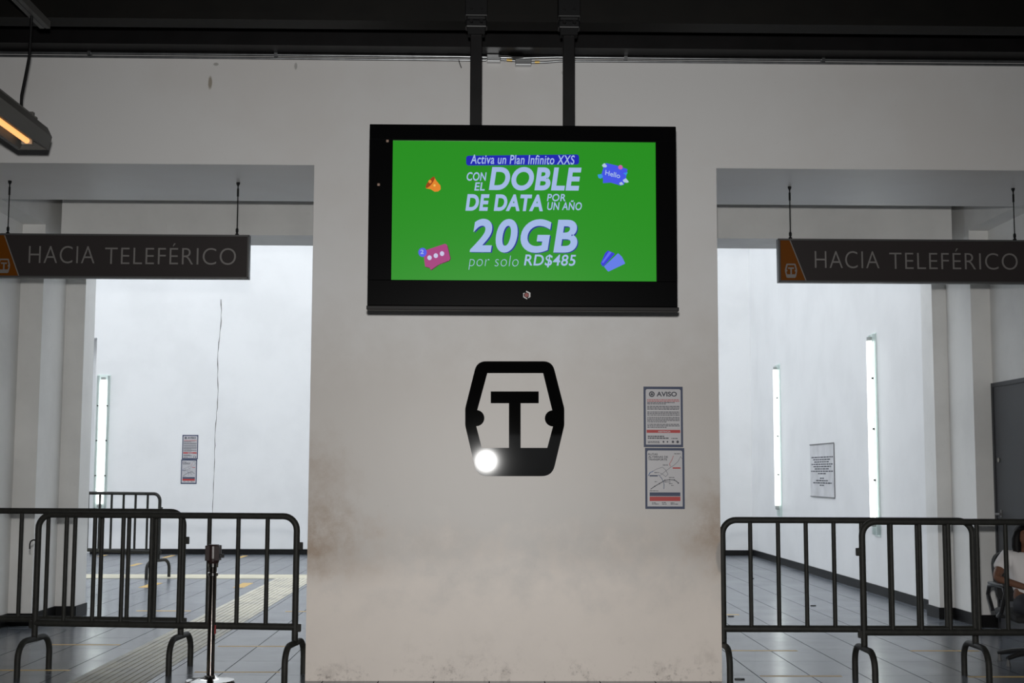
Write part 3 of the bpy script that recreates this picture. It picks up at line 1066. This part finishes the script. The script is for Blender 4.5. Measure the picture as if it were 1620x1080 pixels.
ch = thing('strut_channel', 'grey metal channel under the roof carrying the orange pendant lamp', 'channel', (-2.6, 6.6, 4.03))
bm = bmesh.new()
prism(bm, [(-.03, 0), (-.004, 0), (-.004, .004), (.004, .004), (.004, 0), (.03, 0), (.03, .044), (.012, .044), (.012, .038), (.024, .038), (.024, .008), (-.024, .008), (-.024, .038), (-.012, .038), (-.012, .044), (-.03, .044)],
      lambda u, v, d: Vector((-2.6 + u, d, 4.03 + v)), 5.2, 7.72)
link('channel', bm, mat('grey strut steel', (.085, .083, .078), .5, .3), ch)
for yy in (5.5, 7.0):
    bm = bmesh.new()
    tube(bm, [(-2.6, yy, 4.037), (-2.6, yy, 5.0)], .006, 8)
    link('hanger_rod', bm, BLACKPL, ch)
rebase(ch)

# ------------------------------------------------------------------ conduits under the wall beam
t = thing('upper_conduit', 'upper metal conduit running along the top of the wall under the beam', 'conduit', (0, 9.59, 4.47))
bm = bmesh.new()
tube(bm, [(-8.8, 9.585, 4.473), (-.2, 9.585, 4.473), (.25, 9.585, 4.466), (.5, 9.585, 4.476), (.9, 9.585, 4.474), (8.8, 9.585, 4.473)], .011, 10)
link('pipe', bm, GALV, t, True)
for x in (-2.9, 1.0, 2.45, -1.55):
    bm = bmesh.new()
    box(bm, x - .012, x + .012, 9.568, 9.615, 4.456, 4.485)
    link('clip', bm, GALV, t)
rebase(t)
t = thing('lower_conduit', 'lower metal conduit with two junction boxes between the screen poles', 'conduit', (0, 9.59, 4.44))
for q in ([(-8.8, 9.59, 4.449), (-.02, 9.59, 4.449)], [(.31, 9.59, 4.435), (.42, 9.59, 4.438), (.52, 9.59, 4.448), (.7, 9.59, 4.450), (8.8, 9.59, 4.449)], [(.08, 9.585, 4.453), (.15, 9.58, 4.449), (.2, 9.58, 4.443)]):
    bm = bmesh.new()
    tube(bm, q, .0095, 10)
    link('pipe', bm, GALV, t, True)
bm = bmesh.new()
for q in ((-.015, .085, 4.432, 4.485), (.192, .31, 4.408, 4.452)):
    bm = bmesh.new()
    box(bm, q[0], q[1], 9.555, 9.615, q[2], q[3], .004)
    link('junction_box', bm, mat('bright zinc box', (.45, .46, .47), .3, .8), t)
for q in ([(.13, 9.582, 4.450), (.17, 9.58, 4.447)], [(.335, 9.588, 4.437), (.37, 9.588, 4.438)]):
    bm = bmesh.new()
    tube(bm, q, .0118, 10)
    link('fitting', bm, BRASSY, t, True)
bm = bmesh.new()
tube(bm, [(-.22, 9.58, 4.445), (-.21, 9.57, 4.41), (-.20, 9.575, 4.385)], .003, 6)
link('loose_wire', bm, BLACKPL, t, True)
bm = bmesh.new()
tube(bm, [(.07, 9.55, 4.472), (.13, 9.545, 4.470), (.18, 9.55, 4.462), (.25, 9.555, 4.465)], .008, 8)
link('loose_wire', bm, BLACKPL, t, True)
rebase(t)

# ------------------------------------------------------------------ tape marks on the floor
TAPE = ink('worn amber tape', (196, 160, 84), .45)
TAPEG = 'amber tape marks on the floor'


def tape(x0, x1, y0, y1, label):
    bm = bmesh.new()
    box(bm, x0, x1, y0, y1, 0, .0012)
    o = link('floor_tape', bm, TAPE)
    tag(o, label, 'floor tape', TAPEG)


tape(1.98, 2.57, 9.84, 9.89, 'amber tape line on the tiles right in front of the pillar-side barrier foot')
tape(1.99, 2.57, 11.24, 11.285, 'amber tape line behind the pillar-side barrier, second row from the camera')
tape(3.51, 4.08, 11.24, 11.285, 'amber tape line on dark tiles behind the chair with the seated person')
tape(3.48, 4.08, 9.81, 9.86, 'amber tape line on dark tiles below the seated person')
tape(2.43, 2.62, 14.07, 14.13, 'short faded tape scrap deep in the passage beside the pillar')
tape(-3.66, -3.10, 14.36, 14.42, 'amber tape line far behind the barriers, beside the cream ribbed strip')
tape(-2.24, -1.66, 11.48, 11.53, 'amber tape line behind the chrome post, between ribbed strip and pillar')
tape(-3.66, -3.08, 11.57, 11.62, 'amber tape line behind the overlapping barriers, across from the chrome post')
tape(-3.62, -3.05, 10.10, 10.145, 'amber tape line under the overlapping barriers at the picture edge')
tape(-2.12, -1.50, 10.02, 10.065, 'amber tape line just behind the chrome post base')
tape(-2.10, -1.75, 14.32, 14.38, 'amber tape line deep in the passage, against the pillar edge')
tape(-6.70, -6.62, 23.55, 23.95, 'tiny amber tape dash at the back wall under the light strip')
tape(-5.51, -5.43, 23.2, 23.9, 'amber tape dash at the back wall just beyond the far barrier foot')
tape(-5.55, -5.46, 21.15, 21.78, 'amber tape dash seen through the middle of the far barrier')
tape(-4.38, -4.24, 17.25, 17.97, 'broad amber tape dash before the cream cross strip, near the far barrier foot')
tape(-3.20, -3.06, 17.27, 18.0, 'broad amber tape dash before the cream cross strip, beside the ribbed strip')
tape(-4.25, -4.16, 23.2, 23.85, 'amber tape dash at the back wall behind the chrome post head')

SCRAP = mat('black rubber scrap', (.01, .01, .01), .6)
for x, y, s, lb in ((3.62, 15.05, .03, 'tiny black scrap lying on the tiles midway down the bright passage'), (2.50, 13.91, .03, 'tiny black scrap beside the short faded tape piece'),
                    (1.80, 9.70, .035, 'small black scrap on the tiles at the pillar foot'), (3.69, 18.9, .035, 'tiny black scrap far down the bright passage near the corner')):
    bm = bmesh.new()
    prism(bm, [(-s, -.4 * s), (.2 * s, -.6 * s), (s, -.2 * s), (.9 * s, .5 * s), (-.3 * s, .6 * s), (-s, .3 * s)], lambda u, v, d: Vector((x + u, y + v, d)), 0, .008)
    tag(link('rubber_scrap', bm, SCRAP), lb, 'scrap', 'scraps on the floor')

# ------------------------------------------------------------------ office chair
CHB = mat('black chair fabric', (.012, .012, .013), .8)
CHP = mat('black chair plastic', (.018, .018, .019), .35)
CX, CY = 4.225, 10.48
oc = thing('office_chair', 'black swivel armchair under the seated person by the grey door', 'chair', (CX, CY, 0))
bm = bmesh.new()
box(bm, -.23, .23, -.24, .22, .355, .415, .028)
for v in bm.verts:
    v.co.z -= max(0, -v.co.y - .12) * .25
link('seat', bm, CHB, oc, True)
bm = bmesh.new()
prism(bm, round_poly([(-.20, .46), (.20, .46), (.21, .84), (-.21, .84)], [.07, .07, .13, .13], 6), lambda u, v, d: Vector((u, d, v)), .19, .245)
for v in bm.verts:
    v.co.y += (v.co.z - .46) * .28 + (abs(v.co.x) / .215) ** 2 * -.035
link('backrest', bm, CHB, oc, True)
bm = bmesh.new()
tube(bm, [(0, .10, .36), (0, .26, .37), (0, .285, .44), (0, .32, .60)], .022, 8)
link('back_bracket', bm, CHP, oc, True)
for s in (-1, 1):
    bm = bmesh.new()
    x = s * .275
    tube(bm, [(s * .18, 0, .36), (x, 0, .365), (x + s * .01, -.10, .40), (x, -.17, .55), (x, -.14, .595), (x, .02, .60), (x, .16, .585), (x, .19, .52), (x, .10, .40)], .016, 10)
    arm = link('armrest', bm, CHP, oc, True)
    bm = bmesh.new()
    box(bm, x - .028, x + .028, -.18, .13, .598, .622, .01)
    link('arm_pad', bm, CHP, arm, True)
bm = bmesh.new()
lathe(bm, [(.03, .07), (.032, .18), (.024, .185), (.022, .30), (.06, .33), (.06, .355)], n=16)
link('column', bm, CHP, oc, True)
for k in range(5):
    a = 2 * PI * k / 5 + 3.6
    dx, dy = math.cos(a), math.sin(a)
    bm = bmesh.new()
    tube(bm, [(.02 * dx, .02 * dy, .10), (.17 * dx, .17 * dy, .085), (.29 * dx, .29 * dy, .06)], .02, 8, [.026, .022, .015])
    leg = link('leg', bm, CHP, oc, True)
    bm = bmesh.new()
    lathe(bm, [(.018, 0), (.02, .006), (.012, .03), (.010, .062)], (.28 * dx, .28 * dy, 0), 10)
    link('glide', bm, mat('grey glide', (.10, .10, .10), .5), leg, True)

# ------------------------------------------------------------------ seated person
SKIN = mat('brown skin', (.16, .075, .045), .5)
HAIR = mat('black hair', (.004, .0035, .004), .6, spec=.2)
SHIRT = mat('white cotton', (.72, .70, .70), .8)
NAVYC = mat('dark navy trousers', (.010, .011, .018), .8)
pn = thing('person', 'seated person in white T-shirt and dark trousers, looking down at hands in lap', 'person', (4.215, 10.30, 0))


def skin(name, V, Ed, material, sub=2, parent=pn):
    """V: list of (x, y, z, rx, ry)"""
    me = bpy.data.meshes.new(name)
    me.from_pydata([v[:3] for v in V], Ed, [])
    o = bpy.data.objects.new(name, me)
    COL.objects.link(o)
    o.parent = parent
    o.modifiers.new('skin', 'SKIN')
    s = o.modifiers.new('sub', 'SUBSURF')
    s.levels = s.render_levels = sub
    lay = me.skin_vertices[0].data if me.skin_vertices else None
    if lay is None:
        bpy.context.view_layer.objects.active = o
        bpy.ops.mesh.customdata_skin_add()
        lay = me.skin_vertices[0].data
    for i, v in enumerate(V):
        lay[i].radius = (v[3], v[4] if len(v) > 4 else v[3])
        lay[i].use_root = (i == 0)
    me.materials.append(material)
    for p in me.polygons:
        p.use_smooth = True
    o.modifiers['skin'].use_smooth_shade = True
    return o


# local frame: x to the viewer's right, -y towards the viewer, z up; hips on the seat
BV, BE = [], []


def bv_(x, y, z, r, r2=None, par=None):
    BV.append((x, y, z, r, r2 or r))
    i = len(BV) - 1
    if par is not None:
        BE.append((par, i))
    return i


pel = bv_(0, .13, .47, .12, .10)
sp1 = bv_(0, .19, .60, .115, .09, pel)
sp2 = bv_(0, .245, .74, .12, .09, sp1)
sp3 = bv_(0, .265, .83, .07, .065, sp2)
nk = bv_(0, .255, .885, .043, .045, sp3)
hd0 = bv_(0, .235, .925, .055, .062, nk)
hd1 = bv_(0, .232, .985, .068, .078, hd0)
hd2 = bv_(0, .242, 1.035, .055, .065, hd1)
nose = bv_(0, .155, .965, .011, .013, hd1)
for s in (-1, 1):
    ear = bv_(s * .070, .245, .968, .010, .014, hd1)
    sh = bv_(s * .155, .255, .825, .052, .05, sp2)
    el = bv_(s * .275, .17, .655, .036, .036, sh)
    wr = bv_(s * .10, -.005, .595, .024, .021, el)
    pm = bv_(s * .045, -.045, .590, .030, .016, wr)
    for k in range(4):
        f0 = bv_(s * (.020 - .004 * k), -.060 + .018 * k, .606 - .010 * k, .0095, .0095, pm)
        f1 = bv_(s * (-.008 - .002 * k), -.072 + .020 * k, .604 - .012 * k, .0085, .0085, f0)
        f2 = bv_(s * (-.020 + .004 * k), -.060 + .020 * k, .590 - .010 * k, .0075, .0075, f1)
    t0 = bv_(s * .055, -.055, .622, .010, .010, pm)
    t1 = bv_(s * .030, -.072, .636, .0085, .0085, t0)
    hp = bv_(s * .085, .10, .455, .085, .075, pel)
    kn = bv_(s * .115, -.30, .455, .058, .058, hp)
    an = bv_(s * .105, -.26, .09, .034, .034, kn)
    toe = bv_(s * .115, -.41, .035, .032, .026, an)
body = skin('body', BV, BE, SKIN, 2)

# clothes follow the body
SV = [(0, .12, .475, .143, .122), (0, .19, .60, .135, .108), (0, .245, .74, .14, .108), (0, .262, .825, .088, .078), (0, .257, .858, .056, .054)]
SE = [(0, 1), (1, 2), (2, 3), (3, 4)]
for s in (-1, 1):
    b0 = len(SV)
    SV += [(s * .155, .255, .822, .068, .064), (s * .215, .215, .745, .060, .058), (s * .236, .20, .715, .056, .054)]
    SE += [(2, b0), (b0, b0 + 1), (b0 + 1, b0 + 2)]
skin('t_shirt', SV, SE, SHIRT, 2)
TV_ = [(0, .13, .465, .150, .122), (0, .15, .52, .138, .112)]
TE = [(0, 1)]
for s in (-1, 1):
    b0 = len(TV_)
    TV_ += [(s * .092, .09, .46, .112, .096), (s * .115, -.30, .46, .073, .071), (s * .107, -.275, .25, .06, .06), (s * .105, -.265, .11, .055, .055)]
    TE += [(0, b0), (b0, b0 + 1), (b0 + 1, b0 + 2), (b0 + 2, b0 + 3)]
skin('trousers', TV_, TE, NAVYC, 2)
for s in (-1, 1):
    bm = bmesh.new()
    bmesh.ops.create_uvsphere(bm, u_segments=16, v_segments=10, radius=1)
    for v in bm.verts:
        x, y, z = v.co
        v.co = Vector((s * .115 + x * .042, -.35 + y * .125, .042 + max(z, -.9) * (.042 if y < 0 else .055)))
    link('shoe', bm, mat('black shoe leather', (.01, .01, .01), .35), pn, True)
# hair: cap over the skull with long locks down both sides
bm = bmesh.new()
bmesh.ops.create_uvsphere(bm, u_segments=24, v_segments=16, radius=1)
for v in bm.verts:
    x, y, z = v.co
    p = Vector((x * .088, .262 + y * .098, .998 + z * .082))
    if y < -.25 and z < .55:                                     # leave the face open
        p.y = max(p.y, .235 - (z + .2) * .06)
        p.x = math.copysign(max(abs(p.x), .060), x if abs(x) > 1e-4 else 1)
    v.co = p
hair = link('hair', bm, HAIR, pn, True)
for s in (-1, 1):
    bm = bmesh.new()
    tube(bm, [(s * .045, .245, 1.03), (s * .064, .24, 1.0), (s * .076, .24, .95), (s * .080, .235, .89), (s * .078, .215, .84), (s * .072, .20, .81)], .03, 12, [.020, .032, .038, .036, .026, .008])
    link('lock', bm, HAIR, hair, True)
bm = bmesh.new()
tube(bm, [(0, .31, 1.03), (0, .325, .95), (0, .335, .88), (0, .345, .82)], .07, 16, [.06, .075, .07, .03])
link('back_hair', bm, HAIR, hair, True)
for s in (-1, 1):
    bm = bmesh.new()
    bmesh.ops.create_uvsphere(bm, u_segments=12, v_segments=8, radius=.0085)
    for v in bm.verts:
        v.co = Vector((s * .028 + v.co.x * 1.4, .1585 + v.co.y * .6, .985 + v.co.z * .7))
    link('eye', bm, mat('dark eye', (.02, .015, .012), .2), pn, True)
    bm = bmesh.new()
    tube(bm, [(s * .013, .154, 1.002), (s * .03, .154, 1.007), (s * .046, .168, 1.001)], .0035, 6)
    link('eyebrow', bm, HAIR, pn, True)
bm = bmesh.new()
tube(bm, [(-.024, .171, .932), (-.01, .164, .934), (0, .163, .932), (.01, .164, .934), (.024, .171, .932)], .005, 8, [.002, .005, .005, .005, .002])
link('mouth', bm, mat('dark lips', (.15, .045, .04), .45), pn, True)
ph = thing('phone', 'small phone held in the hands of the seated person', 'phone', (4.215, 10.30 - .075, .628))
bm = bmesh.new()
box(bm, -.036, .036, -.055, .055, 0, .009, .003)
link('phone_case', bm, mat('pale grey phone', (.45, .45, .47), .3), ph)
ph.rotation_euler = (math.radians(25), 0, .2)
